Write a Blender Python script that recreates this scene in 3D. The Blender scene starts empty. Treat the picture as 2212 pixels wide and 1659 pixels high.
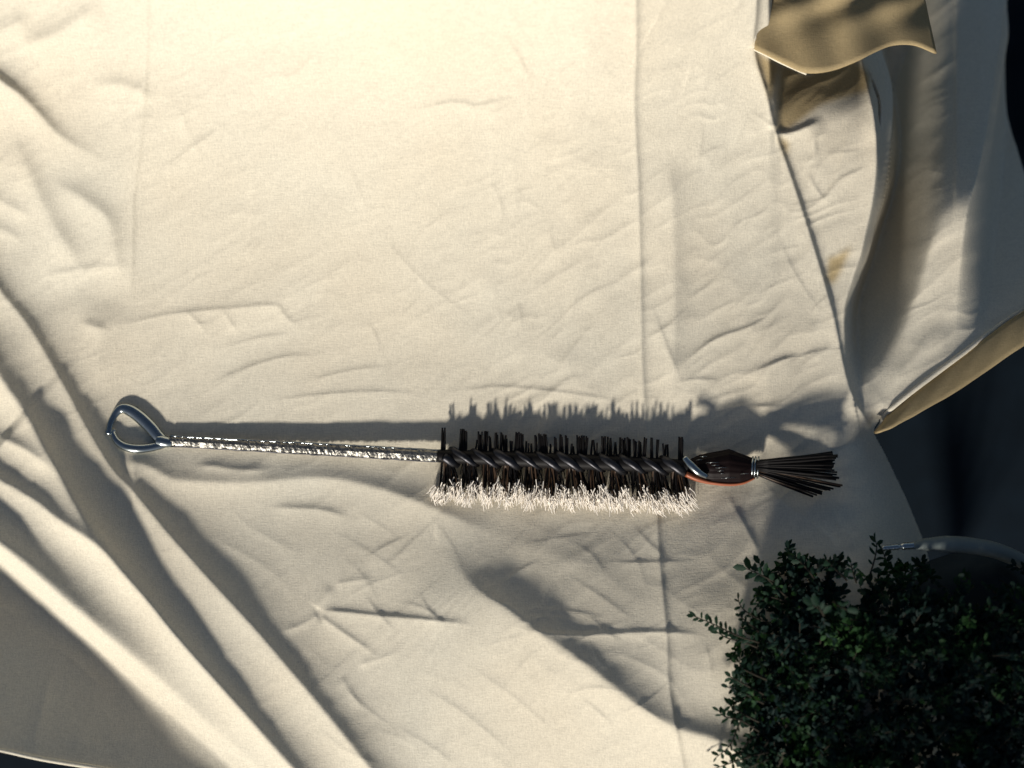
import bpy, bmesh, math, random
import numpy as np
from mathutils import Vector, Matrix, Quaternion

random.seed(7)
rng = np.random.default_rng(11)
SC = bpy.context.scene
COL = SC.collection

# ------------------------------------------------------------------ scale
W_PX, H_PX = 2212.0, 1659.0            # tracing units of the photograph
S = 0.44 / W_PX                        # metres per tracing unit (the cloth in view is 44 cm wide)
CU, CV = W_PX / 2, H_PX / 2
DIST = 0.44 * 50.0 / 36.0              # camera height above the cloth plane

# ------------------------------------------------------------------ camera
cam_d = bpy.data.cameras.new("camera")
cam_d.lens = 50.0
cam_d.sensor_width = 36.0
cam_d.clip_start = 0.02
cam_d.clip_end = 50.0
cam_d.dof.use_dof = True
cam_d.dof.focus_distance = DIST - 0.006
cam_d.dof.aperture_fstop = 4.0
cam = bpy.data.objects.new("camera", cam_d)
cam.location = (0, 0, DIST)
COL.objects.link(cam)
SC.camera = cam

# ------------------------------------------------------------------ sky and sun
SUN_E = math.radians(29.0)
SUN_AZ = math.radians(18.0)            # the sun stands below the picture, a little to its left
LDIR = Vector((-math.sin(SUN_AZ) * math.cos(SUN_E), -math.cos(SUN_AZ) * math.cos(SUN_E), math.sin(SUN_E)))
world = bpy.data.worlds.new("World")
SC.world = world
world.use_nodes = True
wn = world.node_tree.nodes
wl = world.node_tree.links
for n in list(wn):
    wn.remove(n)
sky = wn.new("ShaderNodeTexSky")
sky.sky_type = 'NISHITA'
sky.sun_disc = False
sky.sun_elevation = SUN_E
sky.sun_rotation = math.pi + SUN_AZ
sky.ozone_density = 1.0
bg = wn.new("ShaderNodeBackground")
bg.inputs["Strength"].default_value = 0.05
wo = wn.new("ShaderNodeOutputWorld")
wl.new(sky.outputs[0], bg.inputs[0])
wl.new(bg.outputs[0], wo.inputs[0])

sun_d = bpy.data.lights.new("sun", 'SUN')
sun_d.energy = 5.0
sun_d.angle = math.radians(5.0)
sun_d.color = (1.0, 0.94, 0.845)
sun = bpy.data.objects.new("sun", sun_d)
sun.rotation_mode = 'QUATERNION'
sun.rotation_quaternion = LDIR.to_track_quat('Z', 'Y')
sun.location = LDIR * 3
COL.objects.link(sun)

SC.view_settings.view_transform = 'Standard'
SC.view_settings.look = 'None'
SC.view_settings.exposure = -0.12
SC.view_settings.gamma = 1.0
SC.render.engine = 'CYCLES'
SC.cycles.max_bounces = 8
SC.cycles.use_denoising = True

# ------------------------------------------------------------------ helpers
def P(u, v, z):
    """world point seen at tracing position (u, v) and lying z units above the cloth plane"""
    f = (DIST - z * S) / DIST
    return Vector(((u - CU) * S * f, (CV - v) * S * f, z * S))

def tag(o, label=None, cat=None, group=None, kind=None):
    if label: o['label'] = label
    if cat: o['category'] = cat
    if group: o['group'] = group
    if kind: o['kind'] = kind
    return o

def mesh_obj(name, verts, faces, mat, parent=None, smooth=True):
    me = bpy.data.meshes.new(name)
    me.from_pydata([tuple(v) for v in verts], [], faces)
    if smooth:
        me.polygons.foreach_set("use_smooth", [True] * len(me.polygons))
    if mat: me.materials.append(mat)
    me.update()
    o = bpy.data.objects.new(name, me)
    COL.objects.link(o)
    if parent: o.parent = parent
    return o

def empty(name):
    o = bpy.data.objects.new(name, None)
    o.empty_display_size = 0.01
    COL.objects.link(o)
    return o

def catmull(pts, n):
    pts = [np.array(p, float) for p in pts]
    if len(pts) == 2:
        return [pts[0] + (pts[1] - pts[0]) * t for t in np.linspace(0, 1, n)]
    ext = [2 * pts[0] - pts[1]] + pts + [2 * pts[-1] - pts[-2]]
    out = []
    segs = len(pts) - 1
    for k in range(n):
        t = k / (n - 1) * segs
        i = min(int(t), segs - 1)
        f = t - i
        p0, p1, p2, p3 = ext[i:i + 4]
        out.append(0.5 * ((2 * p1) + (p2 - p0) * f + (2 * p0 - 5 * p1 + 4 * p2 - p3) * f * f
                          + (3 * p1 - p0 - 3 * p2 + p3) * f ** 3))
    return out

class MB:
    def __init__(self): self.v = []; self.f = []
    def tube(self, pts, radii, sides=8, flat=1.0, up=(0, 0, 1), jitter=0.0, cap=True, tip=False):
        """pts: world points; radii in metres (one per point or a number); flat scales the section along 'up'"""
        pts = [Vector(p) for p in pts]
        n = len(pts)
        if not hasattr(radii, '__len__'): radii = [radii] * n
        b = len(self.v)
        upv = Vector(up)
        for i, p in enumerate(pts):
            t = (pts[min(i + 1, n - 1)] - pts[max(i - 1, 0)])
            t.normalize()
            a = upv.cross(t)
            if a.length < 1e-4: a = Vector((1, 0, 0)).cross(t)
            a.normalize()
            c = t.cross(a)
            for k in range(sides):
                th = 2 * math.pi * k / sides
                r = radii[i] * (1 + (random.uniform(-jitter, jitter) if jitter else 0))
                self.v.append(p + a * math.cos(th) * r + c * math.sin(th) * r * flat)
        for i in range(n - 1):
            for k in range(sides):
                k2 = (k + 1) % sides
                self.f.append((b + i * sides + k, b + i * sides + k2, b + (i + 1) * sides + k2, b + (i + 1) * sides + k))
        if cap:
            self.f.append(tuple(b + k for k in reversed(range(sides))))
            self.f.append(tuple(b + (n - 1) * sides + k for k in range(sides)))
    def build(self, name, mat, parent=None, smooth=True):
        return mesh_obj(name, self.v, self.f, mat, parent, smooth)

# ------------------------------------------------------------------ materials
def new_mat(name):
    m = bpy.data.materials.new(name)
    m.use_nodes = True
    return m, m.node_tree.nodes, m.node_tree.links, m.node_tree.nodes["Principled BSDF"]

def coords(nt, ln, scale):
    tc = nt.new("ShaderNodeTexCoord")
    mp = nt.new("ShaderNodeMapping")
    mp.inputs["Scale"].default_value = scale
    ln.new(tc.outputs["Object"], mp.inputs["Vector"])
    return mp.outputs["Vector"]

def simple(name, col, rough=0.5, metal=0.0, spec=0.5, var=0.15, scale=400.0, bump=0.0, coat=0.0):
    m, nt, ln, b = new_mat(name)
    b.inputs["Roughness"].default_value = rough
    b.inputs["Metallic"].default_value = metal
    b.inputs["Specular IOR Level"].default_value = spec
    b.inputs["Coat Weight"].default_value = coat
    nz = nt.new("ShaderNodeTexNoise")
    nz.inputs["Scale"].default_value = scale
    nz.inputs["Detail"].default_value = 4
    ln.new(coords(nt, ln, (1, 1, 1)), nz.inputs["Vector"])
    mx = nt.new("ShaderNodeMix"); mx.data_type = 'RGBA'
    mx.inputs["A"].default_value = tuple(c * (1 - var) for c in col) + (1,)
    mx.inputs["B"].default_value = tuple(min(1, c * (1 + var)) for c in col) + (1,)
    ln.new(nz.outputs["Fac"], mx.inputs["Factor"])
    ln.new(mx.outputs["Result"], b.inputs["Base Color"])
    if bump:
        bp = nt.new("ShaderNodeBump")
        bp.inputs["Strength"].default_value = bump
        bp.inputs["Distance"].default_value = 0.0004
        ln.new(nz.outputs["Fac"], bp.inputs["Height"])
        ln.new(bp.outputs["Normal"], b.inputs["Normal"])
    return m

def cloth_material(name, cream, tan, use_attr=True, transl=0.025):
    m, nt, ln, b = new_mat(name)
    out = nt["Material Output"]
    b.inputs["Roughness"].default_value = 0.95
    b.inputs["Specular IOR Level"].default_value = 0.08
    vec = coords(nt, ln, (1, 1, 1))
    # weave grain: fine mottling of the threads and slubs
    g = nt.new("ShaderNodeTexNoise"); g.inputs["Scale"].default_value = 1350; g.inputs["Detail"].default_value = 3
    g.inputs["Roughness"].default_value = 0.7
    ln.new(vec, g.inputs["Vector"])
    w1 = nt.new("ShaderNodeTexNoise"); w1.inputs["Scale"].default_value = 1.0; w1.inputs["Detail"].default_value = 2
    ln.new(coords(nt, ln, (260, 2200, 800)), w1.inputs["Vector"])
    w2 = nt.new("ShaderNodeTexNoise"); w2.inputs["Scale"].default_value = 1.0; w2.inputs["Detail"].default_value = 2
    ln.new(coords(nt, ln, (2200, 260, 800)), w2.inputs["Vector"])
    blot = nt.new("ShaderNodeTexNoise"); blot.inputs["Scale"].default_value = 14; blot.inputs["Detail"].default_value = 3
    ln.new(vec, blot.inputs["Vector"])
    add = nt.new("ShaderNodeMath"); add.operation = 'ADD'
    ln.new(w1.outputs["Fac"], add.inputs[0]); ln.new(w2.outputs["Fac"], add.inputs[1])
    add2 = nt.new("ShaderNodeMath"); add2.operation = 'MULTIPLY_ADD'
    ln.new(g.outputs["Fac"], add2.inputs[0]); add2.inputs[1].default_value = 1.6
    ln.new(add.outputs[0], add2.inputs[2])
    mr = nt.new("ShaderNodeMapRange")
    mr.inputs["From Min"].default_value = 1.2; mr.inputs["From Max"].default_value = 2.4
    mr.inputs["To Min"].default_value = 0.82; mr.inputs["To Max"].default_value = 1.15
    ln.new(add2.outputs[0], mr.inputs["Value"])
    base = nt.new("ShaderNodeMix"); base.data_type = 'RGBA'
    base.inputs["A"].default_value = cream + (1,)
    base.inputs["B"].default_value = tan + (1,)
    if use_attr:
        at = nt.new("ShaderNodeAttribute"); at.attribute_name = "shade_tan"
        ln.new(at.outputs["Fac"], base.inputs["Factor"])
    else:
        base.inputs["Factor"].default_value = 0.0
    # faint washed-in unevenness of the dye
    tint = nt.new("ShaderNodeMix"); tint.data_type = 'RGBA'; tint.blend_type = 'MULTIPLY'
    tint.inputs["Factor"].default_value = 1.0
    tr = nt.new("ShaderNodeMix"); tr.data_type = 'RGBA'
    tr.inputs["A"].default_value = (0.97, 1.0, 1.0, 1); tr.inputs["B"].default_value = (1.0, 0.95, 0.87, 1)
    ln.new(blot.outputs["Fac"], tr.inputs["Factor"])
    ln.new(base.outputs["Result"], tint.inputs["A"]); ln.new(tr.outputs["Result"], tint.inputs["B"])
    mul = nt.new("ShaderNodeVectorMath"); mul.operation = 'SCALE'
    ln.new(tint.outputs["Result"], mul.inputs[0]); ln.new(mr.outputs[0], mul.inputs["Scale"])
    ln.new(mul.outputs[0], b.inputs["Base Color"])
    bp = nt.new("ShaderNodeBump"); bp.inputs["Strength"].default_value = 0.35; bp.inputs["Distance"].default_value = 0.0002
    ln.new(add2.outputs[0], bp.inputs["Height"]); ln.new(bp.outputs["Normal"], b.inputs["Normal"])
    tl = nt.new("ShaderNodeBsdfTranslucent")
    tl.inputs["Color"].default_value = (0.85, 0.66, 0.36, 1)
    ms = nt.new("ShaderNodeMixShader"); ms.inputs[0].default_value = transl
    ln.new(b.outputs[0], ms.inputs[1]); ln.new(tl.outputs[0], ms.inputs[2])
    ln.new(ms.outputs[0], out.inputs["Surface"])
    return m

CREAM = (0.76, 0.705, 0.595)
SHADE_TAN = (0.50, 0.395, 0.23)  # shade and light coming through the cream cloth, painted in as tan
M_CLOTH = cloth_material("cream_cotton", CREAM, SHADE_TAN, True)
M_HEM = cloth_material("cream_hem_cotton", CREAM, SHADE_TAN, False)
M_SHADE_TAN = cloth_material("shade_tan_cotton", SHADE_TAN, SHADE_TAN, False, 0.2)
M_GROUND = simple("dark_navy_ground", (0.004, 0.009, 0.015), 0.9, 0, 0.15, 0.4, 60)
M_STEEL = simple("polished_steel", (0.42, 0.46, 0.46), 0.24, 1.0, 0.5, 0.1, 120)
M_HAMMER = simple("hammered_tin", (0.26, 0.25, 0.225), 0.4, 1.0, 0.5, 0.6, 900, 0.8)
M_WIRE = simple("dark_twisted_wire", (0.045, 0.045, 0.05), 0.42, 0.9, 0.5, 0.5, 500, 0.3)
M_BLACK = simple("black_bristle", (0.009, 0.008, 0.008), 0.5, 0, 0.14, 0.3, 500)
M_BROWN = simple("brown_black_bristle", (0.06, 0.034, 0.018), 0.45, 0, 0.5, 0.5, 300)
M_SUNLIT_TIP = simple("sunlit_bristle_tip", (0.88, 0.81, 0.72), 0.5, 0, 0.4, 0.15, 500)  # sun glints on the tips put into a pale colour
M_BUNDLE = simple("bound_dark_fibre", (0.009, 0.005, 0.005), 0.5, 0, 0.10, 0.5, 250, 0.3)
M_COPPER = simple("russet_binding", (0.30, 0.085, 0.035), 0.5, 0.1, 0.5, 0.3, 200)
M_HOSE = simple("grey_rubber_hose", (0.17, 0.20, 0.19), 0.6, 0, 0.4, 0.2, 80)
M_FELT = simple("charcoal_felt", (0.030, 0.040, 0.044), 0.95, 0, 0.2, 0.3, 120, 0.3)

# ------------------------------------------------------------------ the cloth's relief, in tracing units
U0, U1, V0, V1 = -220.0, 2420.0, -260.0, 1900.0
ST = 2.5
us = np.arange(U0, U1 + ST, ST)
vs = np.arange(V0, V1 + ST, ST)
UU, VV = np.meshgrid(us, vs)
UU = UU.astype(np.float32); VV = VV.astype(np.float32)
HH = np.zeros_like(UU)

def smooth(a, b, x):
    t = np.clip((x - a) / (b - a), 0, 1)
    return t * t * (3 - 2 * t)

def dist_to(poly, n=None, margin=200):
    """signed distance (left of travel positive) and arc fraction, on the sub-grid round the polyline"""
    n = n or max(8, 5 * len(poly))
    pts = np.array(catmull(poly, n))
    i0 = max(0, int((pts[:, 0].min() - margin - U0) / ST)); i1 = min(len(us), int((pts[:, 0].max() + margin - U0) / ST) + 1)
    j0 = max(0, int((pts[:, 1].min() - margin - V0) / ST)); j1 = min(len(vs), int((pts[:, 1].max() + margin - V0) / ST) + 1)
    sl = (slice(j0, j1), slice(i0, i1))
    X = UU[sl]; Y = VV[sl]
    best = np.full(X.shape, 1e9, np.float32); sgn = np.ones_like(best); arc = np.zeros_like(best)
    seg = np.diff(pts, axis=0)
    L = np.hypot(seg[:, 0], seg[:, 1]); cum = np.concatenate([[0], np.cumsum(L)])
    for k in range(len(seg)):
        dx, dy = seg[k]; l2 = L[k] ** 2 + 1e-9
        rx = X - pts[k, 0]; ry = Y - pts[k, 1]
        t = np.clip((rx * dx + ry * dy) / l2, 0, 1)
        ex = rx - t * dx; ey = ry - t * dy
        d = np.sqrt(ex * ex + ey * ey)
        m = d < best
        best = np.where(m, d, best)
        cr = dx * ry - dy * rx            # v runs down: left of travel is negative here
        sgn = np.where(m, np.where(cr < 0, 1.0, -1.0), sgn)
        arc = np.where(m, (cum[k] + t * L[k]) / cum[-1], arc)
    return sl, best * sgn, arc

def fold(poly, H, wl_, wr_, s=4.0, t0=0.15, t1=0.15):
    """a crest along poly (drawn left to right / top to bottom): gentle on the sunny side, steep behind it"""
    sl, d, a = dist_to(poly, margin=4.0 * max(wl_, np.max(wr_)) + 10)
    if hasattr(wr_, '__len__'): wr_ = np.interp(a, np.linspace(0, 1, len(wr_)), wr_)
    w = np.where(d > 0, wr_, wl_)
    p = np.exp(-(np.sqrt(d * d + s * s) - s) / w)
    if t0 > 0: p = p * smooth(0, t0, a)
    if t1 > 0: p = p * (1 - smooth(1 - t1, 1, a))
    Hv = np.interp(a, np.linspace(0, 1, len(H)), H) if hasattr(H, '__len__') else H
    HH[sl] += (Hv * p).astype(np.float32)

def lattice_noise(X, Y, seed):
    r = np.random.default_rng(seed)
    g = r.random((256, 256)).astype(np.float32) * 2 - 1
    xi = np.floor(X).astype(int); yi = np.floor(Y).astype(int)
    fx = X - xi; fy = Y - yi
    sx = fx * fx * fx * (fx * (fx * 6 - 15) + 10); sy = fy * fy * fy * (fy * (fy * 6 - 15) + 10)
    x0 = xi % 256; x1 = (xi + 1) % 256; y0 = yi % 256; y1 = (yi + 1) % 256
    return ((g[y0, x0] * (1 - sx) + g[y0, x1] * sx) * (1 - sy) + (g[y1, x0] * (1 - sx) + g[y1, x1] * sx) * sy)

def wrinkles(angle, lam, stretch, amp, seed, ridged=False, warp=0.6):
    c, s_ = math.cos(angle), math.sin(angle)
    al = UU * c - VV * s_                 # along the wrinkle, up-right for a positive angle
    ac = UU * s_ + VV * c
    wx = lattice_noise(UU / (lam * 2.3), VV / (lam * 2.3), seed + 50)
    n = lattice_noise(al / (lam * stretch) + 7.3, ac / lam + warp * wx + 3.1, seed)
    if ridged:
        n = 1 - np.sqrt(n * n + 0.0010) * 2
    return amp * n

# broad sweep of the cloth: it climbs towards the top of the picture and sags below the brush
gv = [-260, -100, 0, 150, 300, 500, 650, 800, 900, 1000, 1080, 1180, 1280, 1400, 1500, 1650, 1900]
gu = [-220, 300, 900, 1300, 1700, 1900, 2420]
gg = np.array([
    [.40, .38, .34, .30, .26, .20, .15, .08, .03, .0, .0, .0, .0, .0, .0, .0, .0],
    [.85, .80, .70, .48, .34, .25, .15, .08, .02, -.03, -.06, -.05, .0, .02, .05, .10, .0],
    [1.0, .95, .86, .66, .46, .32, .20, .08, .02, -.04, -.18, -.20, -.10, .02, .10, .15, .1],
    [.95, .92, .86, .66, .43, .26, .14, .03, -.02, -.06, -.24, -.28, -.28, -.10, .15, .20, .1],
    [.66, .62, .55, .42, .24, .06, -.06, -.16, -.08, -.08, -.32, -.44, -.42, -.25, .0, .1, .0],
    [.25, .22, .18, .12, .06, .02, -.05, -.10, -.14, -.25, -.42, -.52, -.50, -.3, .0, .0, .0],
    [.0, .0, .0, .0, .0, .0, -.03, -.10, -.1, -.1, -.2, -.3, -.3, -.2, .0, .0, .0]])
fine = np.arange(V0, V1 + 1, 1.0)
Gc = []
for row in gg:
    ker = np.hanning(81); ker /= ker.sum()
    gf = np.convolve(np.pad(np.interp(fine, gv, row), 40, 'edge'), ker, 'valid')
    c = -np.cumsum(gf)
    Gc.append(c - np.interp(1000, fine, c))
Gc = np.array(Gc)
Gs = np.stack([np.interp(vs, fine, c) for c in Gc])          # rows of control columns
Gfull = np.stack([np.interp(us, gu, Gs[:, k]) for k in range(len(vs))])
ker = np.hanning(121); ker /= ker.sum()
Gfull = np.stack([np.convolve(np.pad(row, 60, 'edge'), ker, 'valid') for row in Gfull])
HH += Gfull.astype(np.float32)

# --- the long folds at the lower left
fold([(-200, 330), (-60, 540), (0, 630), (60, 704), (130, 822), (190, 930), (240, 1010), (290, 1066), (360, 1150), (440, 1240),
      (560, 1372), (660, 1490), (760, 1612), (900, 1790)], [20, 20, 21, 25, 33, 38, 38, 38], 70, [22, 22, 24, 30, 40, 46, 46, 46], 5, 0.02, 0)
fold([(-200, 560), (-40, 760), (0, 818), (50, 890), (94, 965), (144, 1057), (186, 1126), (225, 1175), (290, 1245), (370, 1320)], [60, 64, 62, 54, 42, 22], 62, 62, 8, 0.02, 0.35)
fold([(-200, 930), (-60, 1000), (0, 1037), (74, 1081), (124, 1121), (211, 1181), (268, 1243), (322, 1304), (372, 1366), (434, 1438),
      (500, 1512), (560, 1580), (640, 1670), (760, 1800)], [24, 30, 42, 52, 52, 50, 46, 42], 38, 48, 6, 0.02, 0)
fold([(-100, 900), (0, 945), (60, 975), (130, 1030)], 20, 30, 25, 5, 0.2, 0.3)
fold([(-120, 1075), (-40, 1145), (51, 1217), (167, 1317), (274, 1406), (373, 1490), (532, 1629), (640, 1720)], [118, 112, 92, 64, 38, 22, 14], 36, 100, 12, 0.02, 0)
# the dark turned-up edge in the corner: rises away from a straight valley towards the hem
sl, d, a = dist_to([(-400, 860), (25, 1247), (141, 1347), (248, 1436), (347, 1520), (506, 1659), (800, 1920)], margin=700)
soft = 8.0
below = np.minimum(np.where(d < 0, -d, 0), 380.0)
HH[sl] += (0.635 * (np.sqrt(below ** 2 + soft ** 2) - soft)).astype(np.float32)
for poly, H, w in [([(60, 1640), (85, 1560), (105, 1480), (135, 1400)], 9, 12), ([(150, 1640), (190, 1560), (240, 1490)], 7, 14),
                   ([(260, 1640), (300, 1570), (350, 1540)], 6, 14)]:
    fold(poly, H * 0.35, w, w, 6, .3, .5)
# --- upper left
fold([(-60, 130), (0, 176), (40, 205), (80, 245), (120, 288), (165, 318), (220, 345), (270, 380)], [30, 28, 22, 14, 10, 6], 55, 16, 8, 0.02, 0.5)
fold([(10, 270), (36, 322), (80, 420), (120, 500), (160, 560), (200, 610)], 17, 50, 26, 14, 0.3, 0.3)
fold([(90, 380), (139, 408), (190, 440), (234, 482), (252, 575), (276, 625)], 15, 50, 22, 12, 0.3, 0.3)
fold([(30, 112), (119, 75), (159, 50), (230, 0)], 13, 40, 18, 10, 0.3, 0.3)
fold([(-60, 90), (10, 62), (70, 34)], 9, 30, 18, 9, 0.2, 0.3)
fold([(180, 190), (258, 184), (310, 204), (330, 230)], 8, 30, 14, 8, 0.4, 0.3)
fold([(90, 600), (180, 582), (290, 572)], 4, 20, 9, 4, 0.3, 0.3)
fold([(-40, 415), (20, 445), (80, 478)], 5, 18, 12, 6, 0.2, 0.4)
fold([(-40, 478), (10, 500), (60, 524)], 5, 18, 12, 6, 0.2, 0.4)
fold([(165, 695), (205, 706), (240, 716)], 7, 24, 12, 5, 0.4, 0.4)
fold([(250, 640), (232, 700), (215, 780), (240, 860)], 8, 50, 40, 14, 0.3, 0.4)

# --- under and below the brush
fold([(258, 1004), (300, 1000), (345, 1020), (385, 1036), (527, 1043), (680, 1032), (790, 1048), (900, 1083), (1010, 1130), (1120, 1170)], 15, 45, 36, 6, 0.04, 0.3)
fold([(400, 1012), (450, 1006), (520, 1015), (600, 1012)], 5, 16, 12, 3, 0.3, 0.3)
fold([(570, 1098), (640, 1098), (700, 1103), (767, 1122)], 4, 22, 7, 3, 0.3, 0.3)
fold([(690, 1318), (750, 1323), (816, 1330), (910, 1338), (1010, 1348), (1040, 1354)], 6, 26, 6, 2, 0.1, 0.3)
fold([(690, 1330), (740, 1366), (790, 1400), (830, 1430)], 4, 14, 7, 2, 0.1, 0.5)
fold([(600, 1370), (650, 1350), (690, 1328)], 3, 10, 10, 2, 0.4, 0.1)
fold([(684, 1315), (700, 1290), (718, 1262)], 3, 9, 9, 2, 0.1, 0.4)
fold([(720, 1262), (770, 1254), (815, 1248)], 2.5, 12, 8, 2, 0.2, 0.4)
fold([(770, 1440), (830, 1420), (872, 1402)], 2.5, 9, 9, 2, 0.2, 0.4)
fold([(735, 1460), (760, 1500), (790, 1540)], 3, 14, 9, 2, 0.2, 0.4)
# the dark diagonal fold
fold([(930, 1170), (975, 1215), (1021, 1268), (1076, 1305), (1123, 1340), (1170, 1374), (1225, 1409), (1309, 1474), (1377, 1525), (1462, 1576),
      (1543, 1600), (1640, 1650), (1720, 1700)], [26, 33, 38, 40, 40, 38, 34], 150, 42, 10, 0.22, 0)
fold([(1060, 1150), (1150, 1180), (1260, 1225), (1380, 1290)], 7, 60, 60, 15, 0.3, 0.4)
# --- pressed creases
fold([(1371, -100), (1375, 60), (1374, 130), (1371, 230), (1379, 400), (1384, 600), (1388, 800), (1398, 930), (1418, 1100), (1424, 1200), (1440, 1370), (1446, 1490), (1476, 1660), (1490, 1760)], 6.5, 26, 6, 1.5, 0, 0)
fold([(1436, 320), (1452, 420), (1456, 560), (1456, 720), (1450, 890)], 12, 50, 26, 8, 0.2, 0.2)
fold([(318, -100), (316, 60), (313, 190), (300, 330), (288, 420), (285, 560), (280, 690)], 4, 22, 6, 1.5, 0, 0.2)
fold([(255, 708), (350, 682), (480, 668), (590, 660), (610, 676), (632, 697), (660, 690), (722, 680)], 3.2, 20, 6, 1.5, 0.15, 0.3)
fold([(400, 672), (430, 700), (452, 730)], 2.2, 10, 7, 1.5, .2, .5)
fold([(480, 670), (500, 700), (520, 726)], 2.2, 10, 7, 1.5, .2, .5)
fold([(1090, 1352), (1150, 1362), (1245, 1372), (1420, 1365), (1530, 1373)], 4.5, 16, 6, 1.5, 0.3, 0.2)
CREASES = [
    ([(1344, 188), (1359, 150), (1373, 128), (1397, 82), (1420, 40), (1445, -20)], 7, 16, 6),
    ([(1105, 288), (1162, 207), (1212, 158), (1261, 120), (1326, 63)], 8, 24, 9),
    ([(1512, 200), (1561, 166), (1622, 122)], 8, 16, 7),
    ([(1440, 232), (1476, 196), (1490, 153), (1505, 125)], 8, 18, 7),
    ([(1618, 236), (1602, 280), (1586, 326)], 6, 12, 6),
    ([(1522, 255), (1512, 320), (1500, 386)], 6, 14, 7),
    ([(1525, 462), (1560, 420), (1588, 390), (1620, 372)], 6, 18, 8),
    ([(1230, 398), (1272, 344), (1312, 314)], 6, 18, 9),
    ([(1188, 380), (1214, 314), (1250, 259), (1276, 222)], 7, 18, 9),
    ([(865, 245), (958, 224), (1000, 222), (1034, 228), (1140, 203)], 11, 22, 9),
    ([(570, 170), (610, 165), (644, 155), (693, 95)], 8, 22, 10),
    ([(340, 375), (400, 330), (470, 280), (500, 255)], 9, 22, 9),
    ([(365, 268), (410, 240), (450, 222)], 7, 20, 10),
    ([(545, 320), (575, 280), (610, 250), (650, 256)], 5, 14, 8),
    ([(1140, 753), (1201, 699), (1260, 644), (1338, 603)], 7, 24, 9),
    ([(1098, 665), (1150, 630), (1230, 580), (1290, 550)], 5, 22, 10),
    ([(1386, 738), (1444, 703), (1500, 650)], 8, 26, 10),
    ([(1440, 812), (1496, 769), (1548, 731), (1618, 706), (1665, 678), (1689, 640)], 12, 30, 9),
    ([(1610, 812), (1670, 786), (1730, 764)], 15, 30, 14),
    ([(1776, 664), (1752, 724), (1720, 790)], 8, 16, 7),
    ([(1560, 690), (1610, 640), (1640, 600)], 5, 20, 9),
    ([(1480, 620), (1540, 560), (1600, 520)], 5, 22, 10),
    ([(1640, 560), (1690, 540), (1750, 530)], 5, 20, 10),
    ([(930, 856), (1010, 842), (1100, 836), (1250, 852), (1330, 866), (1400, 876)], 6, 30, 8),
    ([(560, 870), (700, 852), (830, 846), (930, 858)], 6, 26, 9),
    ([(640, 830), (760, 800), (860, 790)], 5, 24, 9),
    ([(420, 850), (520, 800), (620, 770), (700, 770)], 7, 28, 10),
    ([(460, 760), (560, 730), (650, 720)], 5, 22, 9),
    ([(1020, 760), (1090, 690), (1140, 650)], 4, 18, 9),
    ([(850, 700), (910, 640), (960, 560)], 4, 18, 9),
    ([(740, 320), (770, 400), (800, 470)], 3.5, 18, 8),
    ([(800, 470), (850, 540), (930, 620), (1040, 700)], 3.5, 18, 8),
    ([(1500, 905), (1570, 880), (1660, 878), (1760, 890)], 6, 26, 9),
    ([(1450, 830), (1500, 820), (1560, 822)], 7, 18, 10),
    ([(1798, 283), (1762, 300), (1759, 336), (1722, 376)], 15, 18, 12),
    ([(1768, 446), (1792, 414), (1821, 384), (1878, 358)], 10, 16, 9),
    ([(1742, 366), (1764, 410), (1790, 440)], 7, 10, 7),
    ([(1560, 1050), (1600, 1120), (1660, 1230)], 12, 40, 20),
    ([(1640, 1035), (1700, 1090), (1780, 1150), (1830, 1210)], 16, 36, 20),
    ([(1780, 1080), (1815, 1130), (1860, 1195)], 16, 26, 14),
    ([(1220, 1240), (1300, 1290), (1380, 1350)], 4, 26, 12),
    ([(1520, 1380), (1535, 1440), (1530, 1480)], 4, 12, 8),
    ([(900, 1480), (1000, 1540), (1120, 1640)], 6, 40, 16),
    ([(1000, 1430), (1100, 1500), (1220, 1600)], 5, 40, 16),
    ([(840, 1560), (940, 1620), (1000, 1670)], 5, 34, 14),
]
for poly, H, a_, b_ in CREASES:
    fold(poly, H * (0.30 if poly[0][1] < 640 else 0.38), a_ * 0.9, b_ * 0.45, 0.8, 0.35, 0.35)

# --- right-hand side: seam line, gathered bulges, the part hanging away into the dark
SEAM = [(1640, -120), (1634, 20), (1629, 105), (1655, 200), (1676, 287), (1705, 370), (1738, 470), (1772, 580), (1800, 680), (1820, 780), (1836, 840), (1858, 885), (1886, 936)]
fold(SEAM, 15, 120, 5, 1.2, 0.0, 0.02)
G1 = [(1800, -255), (1830, -60), (1852, 60), (1874, 160), (1892, 250), (1898, 340), (1890, 425), (1874, 500), (1862, 550), (1845, 600), (1828, 660), (1826, 730), (1832, 800), (1842, 850)]
G3 = [(1700, 838), (1836, 838), (1872, 818), (1915, 772), (1950, 705), (1985, 605), (2018, 505), (2055, 452), (2115, 432), (2430, 425)]
sp = lambda x, s_: 0.5 * (x + np.sqrt(x * x + s_ * s_))
sl, d1, a = dist_to(G1, 80, margin=900)
east = np.zeros_like(HH); east[sl] = smooth(-0.12, 1.0, d1 / (28 + 22 * smooth(560, 300, VV[sl])))
g3 = np.array(catmull(G3, 120))
d3 = np.interp(UU, g3[:, 0], g3[:, 1]) - VV
bowl = np.minimum(0.98 * sp(d3, 34), 560) * east
edge2 = np.minimum(0.95 * sp(700 - VV, 60), 640) * smooth(2070, 2150, UU - 0.1 * (560 - VV))
drop = np.maximum(bowl, edge2) + 0.06 * np.minimum(bowl, edge2)
HH -= drop.astype(np.float32)
fold(G1, 14, 40, 30, 6, 0.05, 0.2)
fold([(1900, 905), (1960, 855), (2030, 800), (2090, 752), (2150, 705)], 10, 26, 26, 8, 0.1, 0.1)
fold([(1905, 850), (1950, 800), (2010, 740), (2060, 700)], 6, 26, 20, 8, 0.3, 0.3)
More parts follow.
